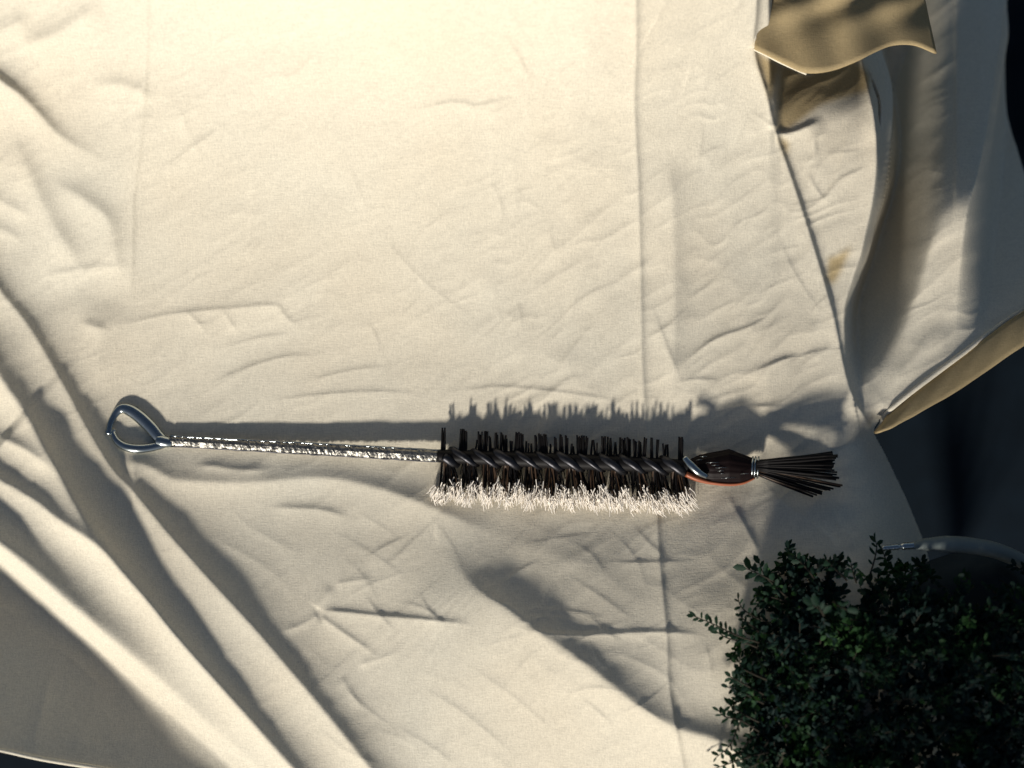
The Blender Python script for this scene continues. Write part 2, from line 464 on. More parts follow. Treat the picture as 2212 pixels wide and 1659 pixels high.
fold([(1672, 288), (1705, 288), (1740, 276), (1782, 254)], 12, 14, 7, 4, 0.1, 0.4)
fold([(1690, 136), (1680, 165), (1674, 205), (1675, 284)], 9, 8, 10, 3, 0.1, 0.1)
# behind the folded-back flap the cloth slopes back
HH -= (1.05 * sp(240 - VV, 50) * smooth(1660, 1690, UU) * smooth(1930, 1850, UU)).astype(np.float32)
# main sheet rolls off under the flap's lower edge, right of the brush
HH -= (0.0085 * np.maximum(UU - (1800 + 0.16 * (VV - 930)), 0) ** 2 * smooth(880, 960, VV)).astype(np.float32)

# --- small wrinkles everywhere
quiet = (0.45 + 0.55 * smooth(950, 1150, UU)) * (1 - 0.6 * smooth(1000, 1150, VV))
LL = 1 - 0.75 * smooth(250, -60, UU * 0.65 - (VV - 900) * 0.45)
HH += wrinkles(math.radians(36), 120, 2.6, 2.0, 1) * LL
HH += wrinkles(math.radians(42), 52, 3.2, 1.5, 2, True) * quiet
HH += wrinkles(math.radians(30), 27, 3.5, 0.9, 3, True) * quiet
HH += wrinkles(math.radians(-35), 60, 2.8, 0.7, 4, True) * smooth(1000, 1250, VV)
HH += wrinkles(math.radians(15), 90, 2.0, 1.4, 5) * LL
HH += wrinkles(math.radians(70), 16, 2.5, 0.14, 6)

# long thin hand-folded creases, mostly running up to the right
cr = random.Random(77)
for n_ in range(130):
    upper = n_ < 92
    u = cr.uniform(1050, 1830) if n_ < 60 else cr.uniform(280, 1100)
    v = cr.uniform(-20, 880) if upper else cr.uniform(1120, 1640)
    if not upper: u = cr.uniform(720, 1480)
    ang = math.radians(cr.gauss(40, 16)) if upper else math.radians(cr.choice((cr.gauss(-38, 10), cr.gauss(25, 25))))
    if upper and cr.random() < 0.2: ang = math.radians(cr.gauss(100, 25))
    L = cr.uniform(70, 260)
    bend = cr.uniform(-0.12, 0.12) * L
    dx, dy = math.cos(ang), -math.sin(ang)
    if dx < 0: dx, dy = -dx, -dy
    pts = [(u - dx * L / 2, v - dy * L / 2), (u - dy * bend, v + dx * bend), (u + dx * L / 2, v + dy * L / 2)]
    fold(pts, cr.uniform(0.8, 2.4) * (1.0 if u > 1050 or not upper else 0.75), cr.uniform(14, 34), cr.uniform(2.6, 5.0), 0.7, 0.45, 0.45)

# one light pass to take the aliasing off the sharpest creases
k = HH.copy()
k[1:-1, 1:-1] = (HH[1:-1, 1:-1] * 4 + HH[:-2, 1:-1] + HH[2:, 1:-1] + HH[1:-1, :-2] + HH[1:-1, 2:]) / 8
HH = k

def hz(u, v):
    i = min(max((u - U0) / ST, 0), len(us) - 2); j = min(max((v - V0) / ST, 0), len(vs) - 2)
    i0, j0 = int(i), int(j); fi, fj = i - i0, j - j0
    return float((HH[j0, i0] * (1 - fi) + HH[j0, i0 + 1] * fi) * (1 - fj) + (HH[j0 + 1, i0] * (1 - fi) + HH[j0 + 1, i0 + 1] * fi) * fj)

def in_poly(poly, X, Y):
    r = np.zeros(X.shape, bool)
    n = len(poly)
    for i in range(n):
        x0, y0 = poly[i]; x1, y1 = poly[(i + 1) % n]
        c = ((y0 > Y) != (y1 > Y)) & (X < (x1 - x0) * (Y - y0) / ((y1 - y0) + 1e-9) + x0)
        r ^= c
    return r

HEM_TOP = [(1889, 925), (1905, 900), (1912, 890), (1960, 850), (2020, 805), (2080, 760), (2130, 722), (2180, 685), (2230, 655), (2300, 620)]
CLOTH_POLY = [(-215, -255), (2400, -255), (2400, 560)] + [tuple(p) for p in reversed(catmull(HEM_TOP, 30))] + \
             [(1889, 936), (1915, 985), (1960, 1080), (2000, 1180), (2030, 1300), (2050, 1500), (2060, 1890), (760, 1890),
              (560, 1715), (380, 1688), (213, 1661), (94, 1642), (0, 1622), (-215, 1580)]
SHADE_AREAS = [  # shaded patches of the cream cloth, coloured tan
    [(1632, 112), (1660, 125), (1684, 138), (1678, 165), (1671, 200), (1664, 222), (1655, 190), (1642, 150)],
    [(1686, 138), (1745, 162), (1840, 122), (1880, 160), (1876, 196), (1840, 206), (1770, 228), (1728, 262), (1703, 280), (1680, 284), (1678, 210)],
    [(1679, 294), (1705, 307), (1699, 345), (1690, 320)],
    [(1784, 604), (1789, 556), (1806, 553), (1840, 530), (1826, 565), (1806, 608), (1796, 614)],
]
SHADE_MASK = np.zeros_like(HH)
for a in SHADE_AREAS:
    SHADE_MASK = np.maximum(SHADE_MASK, in_poly(a, UU, VV).astype(np.float32))

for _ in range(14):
    SHADE_MASK[1:-1, 1:-1] = (SHADE_MASK[1:-1, 1:-1] * 2 + SHADE_MASK[:-2, 1:-1] + SHADE_MASK[2:, 1:-1] + SHADE_MASK[1:-1, :-2] + SHADE_MASK[1:-1, 2:]) / 6

def build_cloth():
    half_x, half_y = 1235 * S, 1010 * S
    st = 2.2 * S
    xs = np.arange(-half_x, half_x, st); ys = np.arange(-half_y, half_y, st)
    X, Y = np.meshgrid(xs, ys)
    h = np.zeros_like(X)
    def samp(A, u, v):
        i = np.clip((u - U0) / ST, 0, len(us) - 2.001); j = np.clip((v - V0) / ST, 0, len(vs) - 2.001)
        i0 = i.astype(int); j0 = j.astype(int); fi = i - i0; fj = j - j0
        return (A[j0, i0] * (1 - fi) + A[j0, i0 + 1] * fi) * (1 - fj) + (A[j0 + 1, i0] * (1 - fi) + A[j0 + 1, i0 + 1] * fi) * fj
    for it in range(12):
        f = DIST / (DIST - h * S)
        u = CU + X / S * f; v = CV - Y / S * f
        hn = samp(HH, u, v)
        h = h + (hn - h) * (0.8 if it < 6 else 0.5)
    f = DIST / (DIST - h * S); u = CU + X / S * f; v = CV - Y / S * f
    shade_at = samp(SHADE_MASK, u, v)
    ny, nx = X.shape
    keep = in_poly(CLOTH_POLY, u, v)
    idx = np.arange(nx * ny).reshape(ny, nx)
    fk = keep[:-1, :-1] & keep[:-1, 1:] & keep[1:, :-1] & keep[1:, 1:]
    q = np.stack([idx[:-1, :-1], idx[:-1, 1:], idx[1:, 1:], idx[1:, :-1]], -1)[fk]
    used = np.zeros(nx * ny, bool); used[q.ravel()] = True
    remap = np.cumsum(used) - 1
    co = np.stack([X.ravel(), Y.ravel(), (h * S).ravel()], -1)[used].astype(np.float32)
    q = remap[q].astype(np.int32)
    me = bpy.data.meshes.new("cotton_cloth")
    me.vertices.add(len(co)); me.vertices.foreach_set("co", co.ravel())
    me.loops.add(q.size); me.loops.foreach_set("vertex_index", q.ravel())
    me.polygons.add(len(q))
    me.polygons.foreach_set("loop_start", np.arange(0, q.size, 4, dtype=np.int32))
    me.polygons.foreach_set("loop_total", np.full(len(q), 4, np.int32))
    me.polygons.foreach_set("use_smooth", np.ones(len(q), bool))
    me.update(calc_edges=True)
    at = me.attributes.new("shade_tan", 'FLOAT', 'POINT')
    at.data.foreach_set("value", shade_at.ravel()[used].astype(np.float32))
    me.materials.append(M_CLOTH)
    o = bpy.data.objects.new("cotton_cloth", me)
    COL.objects.link(o)
    return o

cloth = build_cloth()
tag(cloth, "wrinkled cream cotton cloth spread under the brush, with deep folds at the lower left", "cloth")

# ------------------------------------------------------------------ ground under everything
gm = []
for x, y in [(-3, -3), (3, -3), (3, 3), (-3, 3)]:
    gm.append((x, y, -0.14))
ground = mesh_obj("ground", gm, [(0, 1, 2, 3)], M_GROUND, None, False)
tag(ground, None, None, None, "structure")

# ------------------------------------------------------------------ edges of the cloth (parts of it)
def strip(name, top, bot, mat, zt, zb, n=40, rows=6, belly=6.0, label=None):
    a = catmull(top, n); b = catmull(bot, n)
    v = []; f = []
    for i in range(n):
        for j in range(rows + 1):
            t = j / rows
            p = a[i] * (1 - t) + b[i] * t
            z = zt(i / (n - 1)) * (1 - t) + zb(i / (n - 1)) * t + belly * math.sin(math.pi * t) + 1.2 * math.sin(i * 1.1 + j)
            v.append(P(p[0], p[1], z))
    for i in range(n - 1):
        for j in range(rows):
            f.append((i * (rows + 1) + j, (i + 1) * (rows + 1) + j, (i + 1) * (rows + 1) + j + 1, i * (rows + 1) + j + 1))
    return mesh_obj(name, v, f, mat, cloth)

HEM_BOT = [(1889, 936), (1915, 929), (1950, 912), (2000, 884), (2060, 850), (2120, 810), (2180, 768), (2230, 735), (2300, 690)]
hem_top_in = [(1908, 912), (1918, 898), (1962, 858), (2022, 812), (2082, 767), (2132, 728), (2182, 691), (2232, 660), (2300, 625)]
strip("hem", hem_top_in, HEM_BOT, M_SHADE_TAN,
      lambda t: hz(1905 + 300 * t, 895 - 210 * t) - 6, lambda t: hz(1905 + 300 * t, 895 - 210 * t) + 22, belly=4)
def rolled(pts, r, lift=2.0, name="rolled_edge", mat=M_HEM, zfun=None):
    c = catmull(pts, 8 * len(pts))
    mb = MB()
    n = len(c)
    rr = [r * S * (0.55 + 0.45 * math.sin(math.pi * i / (n - 1))) for i in range(n)]
    mb.tube([P(p[0], p[1], (zfun(p) if zfun else hz(p[0], p[1])) + lift) for p in c], rr, 8)
    return mb.build(name, mat, cloth)
rolled([(1890, 934), (1903, 916), (1912, 896), (1960, 854), (2020, 808), (2080, 763), (2130, 725), (2180, 688), (2232, 656), (2290, 628)], 6, 2)

# the flap folded back over the top edge, its shade painted tan
def flap():
    top = [(1652, -140), (1720, -150), (1800, -150), (1880, -150), (1950, -140), (1975, -100)]
    bot = [(1629, 106), (1655, 118), (1695, 138), (1740, 157), (1795, 153), (1848, 134), (1892, 112), (1930, 98), (1976, 98), (2022, 116)]
    n, rows = 60, 24
    a = catmull(top, n); b = catmull(bot, n)
    z0 = hz(1625, 106)
    v = []; f = []
    for i in range(n):
        s_ = i / (n - 1)
        for j in range(rows + 1):
            t = j / rows
            p = a[i] * (1 - t) + b[i] * t
            z = z0 + 4 + 22 * math.sin(math.pi * min(1, s_ * 1.15)) * t - 190 * max(0, s_ - 0.5) ** 1.2 - (1 - t) * 55 \
                + 7 * math.sin(p[0] * 0.033 + p[1] * 0.05 + 1.3 * math.sin(p[1] * 0.03)) * (0.3 + 0.7 * math.sin(math.pi * t)) \
                + 4 * math.sin(p[0] * 0.055 - p[1] * 0.02 + 2)
            v.append(P(p[0], p[1], z))
    for i in range(n - 1):
        for j in range(rows):
            f.append((i * (rows + 1) + j, i * (rows + 1) + j + 1, (i + 1) * (rows + 1) + j + 1, (i + 1) * (rows + 1) + j))
    o = mesh_obj("folded_flap", v, f, M_SHADE_TAN, cloth)
    o['label'] = "cloth folded back at the top, its shade and transmitted light painted tan"
    return z0
zf = flap()
rolled([(-60, 1611), (0, 1620), (94, 1640), (213, 1659), (380, 1686), (560, 1713)], 5.0, 0)
rolled([(1650, -130), (1640, -20), (1634, 50), (1629, 104)], 4.0, 6, zfun=lambda p: zf)
rolled([(1628, 106), (1655, 117), (1692, 136), (1742, 160)], 4.5, 6, zfun=lambda p: zf)
for o_ in cloth.children:
    if o_.name.startswith(('folded_flap', 'hem')):
        md = o_.modifiers.new('thickness', 'SOLIDIFY'); md.thickness = 4.5 * S; md.offset = 0

# ------------------------------------------------------------------ the brush
brush = empty("bottle_brush")
brush.location = P(1060, 985, 0)
tag(brush, "long wire brush with black spiral bristles and silver loop handle lying on cream cloth", "brush")
INV = Matrix.Translation(-brush.location)
def adopt(o):
    o.parent = brush
    o.matrix_parent_inverse = INV
    return o

def axis(u):
    """axis of the brush: (v, z)"""
    v = np.interp(u, [340, 365, 955, 1490, 1640], [951, 952, 985, 1008, 1010])
    z = np.interp(u, [250, 365, 955, 1490, 1640, 1820], [9, 14, 30, 37, 43, 44])
    return float(v), float(z)
ZC = lambda u: 0.0

# handle: hammered, slightly flattened bar
mb = MB()
N = 150
pts = []; rr = []
for i in range(N):
    u = 366 + (958 - 366) * i / (N - 1)
    v, z = axis(u)
    pts.append(P(u, v, z)); rr.append((11.0 + 2.0 * i / N) * S)
mb.tube(pts, rr, 12, 0.75, jitter=0.11)
adopt(mb.build("handle", M_HAMMER, None, False))
for dv, dz in ((-10.5, 3), (11, 2)):
    mb = MB()
    c = []
    for i in range(60):
        u = 368 + (955 - 368) * i / 59
        v, z = axis(u)
        c.append(P(u + random.uniform(-.4, .4), v + dv * (1 + .15 * i / 59) + random.uniform(-.6, .6), z + dz))
    mb.tube(c, 2.2 * S, 6, jitter=0.12)
    adopt(mb.build("handle_wire", M_STEEL if dv < 0 else M_WIRE, None, True))  # lower wire takes the dark metal to keep a highlight off it

# loop
def band(pts, widths, thick, name, mat, sides=14, n=60):
    c = catmull(pts, n)
    mb = MB()
    ws = np.interp(np.linspace(0, 1, n), np.linspace(0, 1, len(widths)), widths)
    zz = [max(p[2], hz(p[0], p[1]) + 0.75 * w * thick + 1) if p[0] < 400 else p[2] for p, w in zip(c, ws)]
    zz = np.convolve(np.pad(zz, 3, 'edge'), np.ones(7) / 7, 'valid')
    mb.tube([P(p[0], p[1], z) for p, z in zip(c, zz)], [w * S for w in ws], sides, thick)
    return adopt(mb.build(name, mat))
band([(366, 956, 14), (345, 946, 12), (325, 923, 11), (302, 901, 10), (280, 886, 9), (262, 883, 8), (248, 896, 8), (238, 916, 9), (234, 938, 9)],
     [9, 13, 14, 14, 13, 10, 7.5, 6.5, 7.0], 0.6, "loop_strap", M_STEEL)
band([(366, 955, 14), (345, 962, 13), (322, 967, 10), (297, 969, 8), (272, 965, 8), (253, 953, 8), (245, 938, 9), (247, 928, 9)],
     [8, 9, 9.5, 10, 9.5, 8, 6, 4], 0.8, "loop_wire", M_STEEL)
band([(338, 951, 14), (350, 953, 14), (362, 955, 14), (372, 955, 14)], [11, 13, 12, 10], 0.8, "collar", M_STEEL, n=16)

# core and twisted wire
mb = MB()
pts = []; rr = []
for i in range(80):
    u = 945 + (1520 - 945) * i / 79
    v, z = axis(u)
    pts.append(P(u, v, z)); rr.append((14 + 3 * math.sin(math.pi * i / 79)) * S)
mb.tube(pts, rr, 12)
adopt(mb.build("core", M_BLACK))
TURNS = 12.0
def helix(u, phase=0.0):
    return 2 * math.pi * TURNS * (u - 955) / (1500 - 955) + phase
mb = MB()
pts = []; rr = []
NH = 520
for i in range(NH):
    u = 958 + (1508 - 958) * i / (NH - 1)
    v, z = axis(u)
    th = helix(u)
    R = 15.5
    # goes round the axis so that the stretch seen from above runs down to the right
    pts.append(P(u + 15 * math.sin(th - 0.4), v + R * math.sin(th - 0.4) + 1, z + R * math.cos(th - 0.4)))
    rr.append((7.6 + 1.8 * math.sin(th * 0.37 + 1)) * S)
mb.tube(pts, rr, 8, 0.8)
adopt(mb.build("twisted_wire", M_WIRE))
# lower end of the wire tucked over the bundle
band([(1478, 988, 66), (1492, 1004, 72), (1508, 1019, 72), (1528, 1030, 66)], [6, 8, 8, 5], 0.8, "wire_end", M_STEEL, n=20)

# bristles: one mesh per kind, many objects
def stick_mesh(name, mat, seg=4, sides=5, bend=0.0, taper=0.8):
    v = []; f = []
    for i in range(seg + 1):
        t = i / seg
        r = 1.0 - (1 - taper) * t
        for k in range(sides):
            th = 2 * math.pi * k / sides
            v.append((math.cos(th) * r, math.sin(th) * r + bend * t * t, t))
    for i in range(seg):
        for k in range(sides):
            f.append((i * sides + k, i * sides + (k + 1) % sides, (i + 1) * sides + (k + 1) % sides, (i + 1) * sides + k))
    f.append(tuple(range(seg * sides, (seg + 1) * sides)))
    me = bpy.data.meshes.new(name)
    me.from_pydata(v, [], f)
    me.polygons.foreach_set("use_smooth", [True] * len(me.polygons))
    me.materials.append(mat)
    return me
STICKS = [stick_mesh("bristle", M_BLACK, 3, 6, b, 0.75) for b in (-1.5, 0, 1.5)]
FIBRES = [stick_mesh("bristle_fine", m, 4, 5, b, 0.5) for b in (-4, 0, 4) for m in (M_BLACK, M_BROWN)]
def place_stick(me, a, b, r):
    o = bpy.data.objects.new("bristle", me)
    COL.objects.link(o)
    d = b - a
    q = d.to_track_quat('Z', 'Y')
    o.parent = brush
    o.matrix_parent_inverse = INV
    o.matrix_basis = Matrix.Translation(a) @ q.to_matrix().to_4x4() @ Matrix.Diagonal((r, r, d.length, 1))
    return o

# upper row: short stiff clumps standing away from the viewer's side, traced clump by clump (left px, right px, top v, count)
CLUMPS = [(953, 964, 924, 4), (994, 1006, 926, 4), (1000, 1010, 927, 3), (1032, 1042, 932, 4), (1044, 1054, 931, 3), (1056, 1060, 942, 2), (1028, 1032, 950, 1),
          (1068, 1076, 934, 3), (1080, 1088, 934, 3), (1090, 1098, 940, 2), (1102, 1106, 952, 2), (1113, 1122, 933, 4), (1124, 1132, 936, 3), (1136, 1142, 953, 2), (1146, 1150, 958, 1),
          (1154, 1160, 940, 2), (1164, 1172, 936, 3), (1174, 1182, 937, 3), (1186, 1192, 960, 2), (1196, 1202, 944, 2), (1208, 1216, 938, 3), (1220, 1228, 940, 3), (1234, 1240, 958, 2),
          (1246, 1254, 940, 4), (1256, 1264, 940, 4), (1266, 1270, 942, 2), (1278, 1284, 950, 2), (1288, 1292, 956, 1), (1298, 1308, 942, 4), (1312, 1322, 943, 3), (1328, 1332, 955, 2),
          (1340, 1352, 944, 4), (1354, 1364, 944, 3), (1368, 1376, 948, 3), (1380, 1386, 952, 2), (1392, 1396, 944, 2), (1404, 1410, 945, 2), (1418, 1424, 949, 2), (1430, 1446, 958, 3),
          (1468, 1472, 943, 3), (1472, 1476, 944, 3)]
nb = 0
for l, r_, top, cnt in CLUMPS:
    for k in range(cnt):
        u = l + (r_ - l) * (k + 0.5) / cnt
        v, z = axis(u)
        tv = top + random.uniform(0, 7) * (k > 0)
        a = P(u + random.uniform(-4, 4), v - 8, z + 4)
        b = P(u + random.uniform(-1.5, 1.5), tv, z + random.uniform(-4, 6))
        place_stick(random.choice(STICKS), a, b, random.uniform(2.2, 3.0) * S); nb += 1
# lower fan: dark fibres in clumps that follow the twist
rnd = random.Random(5)
for kturn in range(12):
    u0 = 958 + kturn * 45.5
    for k in range(20):
        s_ = rnd.random()
        u = u0 - 4 + 25 * s_
        v, z = axis(u)
        lean = -10 + 24 * s_ + 8 * (kturn / 12.0) + rnd.uniform(-6, 6)
        L = rnd.uniform(58, 90)
        a = P(u, v + 8, z + rnd.uniform(-4, 8))
        b = P(u + lean, v + L, z + rnd.uniform(-22, 14))
        place_stick(rnd.choice(FIBRES), a, b, rnd.uniform(1.9, 3.2) * S); nb += 1
# frayed tips, sunlight painted in as pale colour, too many to count: one part
mb = MB()
for k in range(1250):
    u = 936 + (1490 - 936) * rnd.random()
    uc = min(max(u, 958), 1482)
    v, z = axis(uc)
    ph = math.sin(helix(uc) * 1.0 + 0.8)
    l0 = rnd.uniform(54, 84) + 9 * ph + rnd.gauss(0, 5)
    l1 = l0 + rnd.uniform(16, 34)
    l1 = min(l1, rnd.uniform(88, 116) - 8 * (u < 975))
    if l1 < l0 + 8: l0 = l1 - 14
    sp_ = (u - 1215) / 280
    lean = rnd.gauss(2 + 10 * sp_, 6)
    curl = rnd.uniform(-5, 5)
    zz0 = z + rnd.uniform(-10, 26); zz1 = zz0 + rnd.uniform(-26, 4)
    p0 = P(u, v + l0, zz0); p1 = P(u + lean * .5 + curl, v + (l0 + l1) / 2, (zz0 + zz1) / 2 + 2); p2 = P(u + lean, v + l1, max(zz1, 6))
    mb.tube([p0, p1, p2], [1.1 * S, 1.0 * S, 0.6 * S], 4, cap=False)
fr = mb.build("bristle_tips", M_SUNLIT_TIP)
adopt(fr); tag(fr, "pale frayed bristle tips along the lower side", None, None, "stuff")  # the pale colour is sun glints painted on the tips
# dark undergrowth of fibres round the core that gives the brush its mass
mb = MB()
for k in range(900):
    u = 958 + (1486 - 958) * rnd.random()
    v, z = axis(u)
    ph = (helix(u) / (2 * math.pi)) % 1.0
    if ph > 0.52 and rnd.random() < 0.93: continue
    L = rnd.uniform(30, 78)
    a = P(u, v + 6, z + rnd.uniform(-8, 8)); b = P(u + rnd.uniform(-8, 14), v + L, z + rnd.uniform(-30, 10))
    mb.tube([a, (a + b) / 2 + Vector((0, 0, rnd.uniform(0, 3) * S)), b], [1.1 * S, 1.0 * S, 0.6 * S], 4, cap=False)
fr = mb.build("underfibre", M_BLACK)
adopt(fr); tag(fr, "mass of fine black fibres below the wire", None, None, "stuff")

# bundle
def bundle():
    n, sides = 60, 72
    v = []; f = []
    ups = [1482, 1490, 1510, 1540, 1575, 1600, 1622, 1634]
    top = [1000, 992, 983, 977, 970, 979, 988, 992]
    bot = [1016, 1028, 1038, 1044, 1046, 1045, 1038, 1030]
    for i in range(n):
        u = 1482 + (1634 - 1482) * i / (n - 1)
        t_ = np.interp(u, ups, top); b_ = np.interp(u, ups, bot)
        c = (t_ + b_) / 2; h = (b_ - t_) / 2
        z = axis(u)[1] + 2
        for k in range(sides):
            th = 2 * math.pi * k / sides
            rg = 1 + 0.018 * math.sin(th * 17 + 0.02 * u) + 0.012 * math.sin(th * 29 + u * 0.03) + 0.02 * math.sin(th * 5 + u * 0.05)
            v.append(P(u, c - h * rg * math.cos(th), z + h * 0.72 * rg * math.sin(th)))
    for i in range(n - 1):
        for k in range(sides):
            k2 = (k + 1) % sides
            f.append((i * sides + k, (i + 1) * sides + k, (i + 1) * sides + k2, i * sides + k2))
    f.append(tuple(range(sides))); f.append(tuple((n - 1) * sides + k for k in reversed(range(sides))))
    return mesh_obj("fibre_bundle", v, f, M_BUNDLE)
adopt(bundle())
band([(1482, 1024, 52), (1505, 1034, 52), (1535, 1042, 50), (1575, 1046, 50), (1605, 1043, 50), (1630, 1033, 52)], [6, 6, 4.5, 4, 3.5, 2], 1.4, "russet_edge", M_COPPER, n=40)
# bright stray hairs on the bundle
for (u0, v0, du) in [(1525, 1000, 30), (1537, 1006, 18), (1545, 1011, 26), (1550, 1018, 16), (1555, 1024, 10), (1558, 1033, 32), (1600, 1024, 18), (1505, 994, 12), (1512, 987, 16)]:
    mb = MB()
    z = axis(u0)[1]
    hh = 36 * 0.72
    dz = lambda vv: 2 + hh * math.sqrt(max(0.05, 1 - ((vv - 1010) / 37.0) ** 2)) + 1.4
    mb.tube([P(u0, v0, z + dz(v0)), P(u0 + du / 2, v0 - 1, z + dz(v0) + 1.2), P(u0 + du, v0 - 1, z + dz(v0))], 0.45 * S, 5)
    adopt(mb.build("stray_hair", M_STEEL))
# binding wire: three rings
for u0 in (1625, 1631, 1637.5):
    c = []
    for k in range(33):
        th = 2 * math.pi * k / 32
        c.append(P(u0 + 1.5 * math.cos(th), 1010 - 22.5 * math.cos(th), axis(u0)[1] + 19 * math.sin(th)))
    mb = MB(); mb.tube(c, 2.2 * S, 8, up=(1, 0, 0.01), cap=False)
    adopt(mb.build("binding_wire", M_STEEL))
# tuft
def strand(a, b, z0, z1, r, sag=0, m=M_BLACK):
    mb = MB()
    c = []
    for k in range(7):
        t = k / 6
        c.append(P(a[0] + (b[0] - a[0]) * t, a[1] + (b[1] - a[1]) * t + sag * math.sin(math.pi * t), z0 + (z1 - z0) * t + 3 * math.sin(math.pi * t)))
    mb.tube(c, [r * S * (1 - 0.12 * k / 6) for k in range(7)], 7)
    adopt(mb.build("strand", m))
for k in range(24):
    t = (k + rnd.uniform(-.3, .3)) / 23
    lay = k % 3
    strand((1634, 996 + 17 * t), (1803 + rnd.uniform(-10, 9), 977 + 60 * t + rnd.uniform(-2, 2)), 52 + 5 * lay, 52 + 9 * lay + rnd.uniform(-6, 6), rnd.uniform(2.0, 3.1), rnd.uniform(-2, 2))
for k in range(12):
    t = (k + rnd.uniform(-.3, .3)) / 11
    strand((1634, 1010 + 14 * t), (1822 - 60 * t + rnd.uniform(-12, 2), 1049 + 22 * t + rnd.uniform(-2, 2)), 50, 30 + rnd.uniform(-8, 8), rnd.uniform(2.0, 3.0), 1, M_BROWN if k % 5 == 0 else M_BLACK)

# ------------------------------------------------------------------ shrub
def leaf_material():
    m, nt, ln, b = new_mat("small_green_leaf")
    out = nt["Material Output"]
    b.inputs["Roughness"].default_value = 0.6
    b.inputs["Specular IOR Level"].default_value = 0.12
    nz = nt.new("ShaderNodeTexNoise"); nz.inputs["Scale"].default_value = 55; nz.inputs["Detail"].default_value = 2
    ln.new(coords(nt, ln, (1, 1, 1)), nz.inputs["Vector"])
    mx = nt.new("ShaderNodeMix"); mx.data_type = 'RGBA'
    mx.inputs["A"].default_value = (0.009, 0.022, 0.020, 1); mx.inputs["B"].default_value = (0.030, 0.080, 0.020, 1)
    mr = nt.new("ShaderNodeMapRange"); mr.inputs["From Min"].default_value = 0.50; mr.inputs["From Max"].default_value = 0.72
    ln.new(nz.outputs["Fac"], mr.inputs["Value"]); ln.new(mr.outputs[0], mx.inputs["Factor"])
    ln.new(mx.outputs["Result"], b.inputs["Base Color"])
    tl = nt.new("ShaderNodeBsdfTranslucent"); tl.inputs["Color"].default_value = (0.04, 0.11, 0.02, 1)
    ms = nt.new("ShaderNodeMixShader"); ms.inputs[0].default_value = 0.2
    ln.new(b.outputs[0], ms.inputs[1]); ln.new(tl.outputs[0], ms.inputs[2]); ln.new(ms.outputs[0], out.inputs["Surface"])
    return m
M_LEAF = leaf_material()
M_STEM = simple("dark_woody_stem", (0.030, 0.026, 0.018), 0.8, 0, 0.2, 0.3, 200)

shrub = empty("shrub")
shrub.location = P(1950, 1560, 0)
tag(shrub, "dense dark green shrub with tiny oblong leaves at the lower right, beside the cream cloth", "shrub")
SINV = Matrix.Translation(-shrub.location)
LEAF_V = [(0, 0, 0), (0.30, 0.42, 0.05), (0.30, -0.42, 0.05), (0.72, 0.46, 0.05), (0.72, -0.46, 0.05), (1.0, 0, -0.06), (0.30, 0, -0.04), (0.72, 0, -0.03)]
LEAF_F = [(0, 6, 1), (0, 2, 6), (1, 6, 7, 3), (6, 2, 4, 7), (3, 7, 5), (7, 4, 5)]
def leaf_mesh(wd):
    me = bpy.data.meshes.new("leaf")
    me.from_pydata([(x, y * wd, z) for x, y, z in LEAF_V], [], LEAF_F)
    me.polygons.foreach_set("use_smooth", [True] * len(me.polygons))
    me.materials.append(M_LEAF)
    return me
LEAVES = [leaf_mesh(w) for w in (0.34, 0.44, 0.55)]
lr = random.Random(21)
def leaf_frame(dirv):
    d = dirv.normalized()
    side = d.cross(Vector((lr.uniform(-.5, .5), lr.uniform(-.5, .5), 1))).normalized()
    return Matrix((d, side, d.cross(side))).transposed()
nleaf = [0]
def sprig(pts, nl, ll, parent=shrub, spread=1.0):
    """pts (u, v, z): a thin stem with its leaves, each a mesh of its own"""
    c = [P(p[0], p[1], p[2] + max(0.0, hz(p[0], p[1]))) for p in catmull(pts, 14)]
    mb = MB(); mb.tube(c, [2.1 * S * (1 - 0.6 * k / 13) for k in range(14)], 6)
    st = mb.build("sprig", M_STEM); st.parent = parent; st.matrix_parent_inverse = SINV
    for k in range(nl):
        t = (k + 0.6) / nl
        i = min(12, int(t * 13)); p = c[i].lerp(c[i + 1], t * 13 - i)
        tan_ = (c[min(13, i + 1)] - c[i]).normalized()
        side = Vector((-tan_.y, tan_.x, 0)) * (1 if k % 2 else -1)
        d = tan_ * lr.uniform(0.3, 1.0) + side * lr.uniform(0.5, 1.1) * spread + Vector((0, 0, lr.uniform(-.4, .6)))
        if t > 0.92: d = tan_ + side * 0.3
        o = bpy.data.objects.new("leaf", lr.choice(LEAVES)); COL.objects.link(o)
        s_ = ll * lr.uniform(0.75, 1.2) * S
        o.parent = st
        o.matrix_basis = Matrix.Translation(p) @ leaf_frame(d).to_4x4() @ Matrix.Diagonal((s_, s_, s_, 1))
        nleaf[0] += 1
    return st

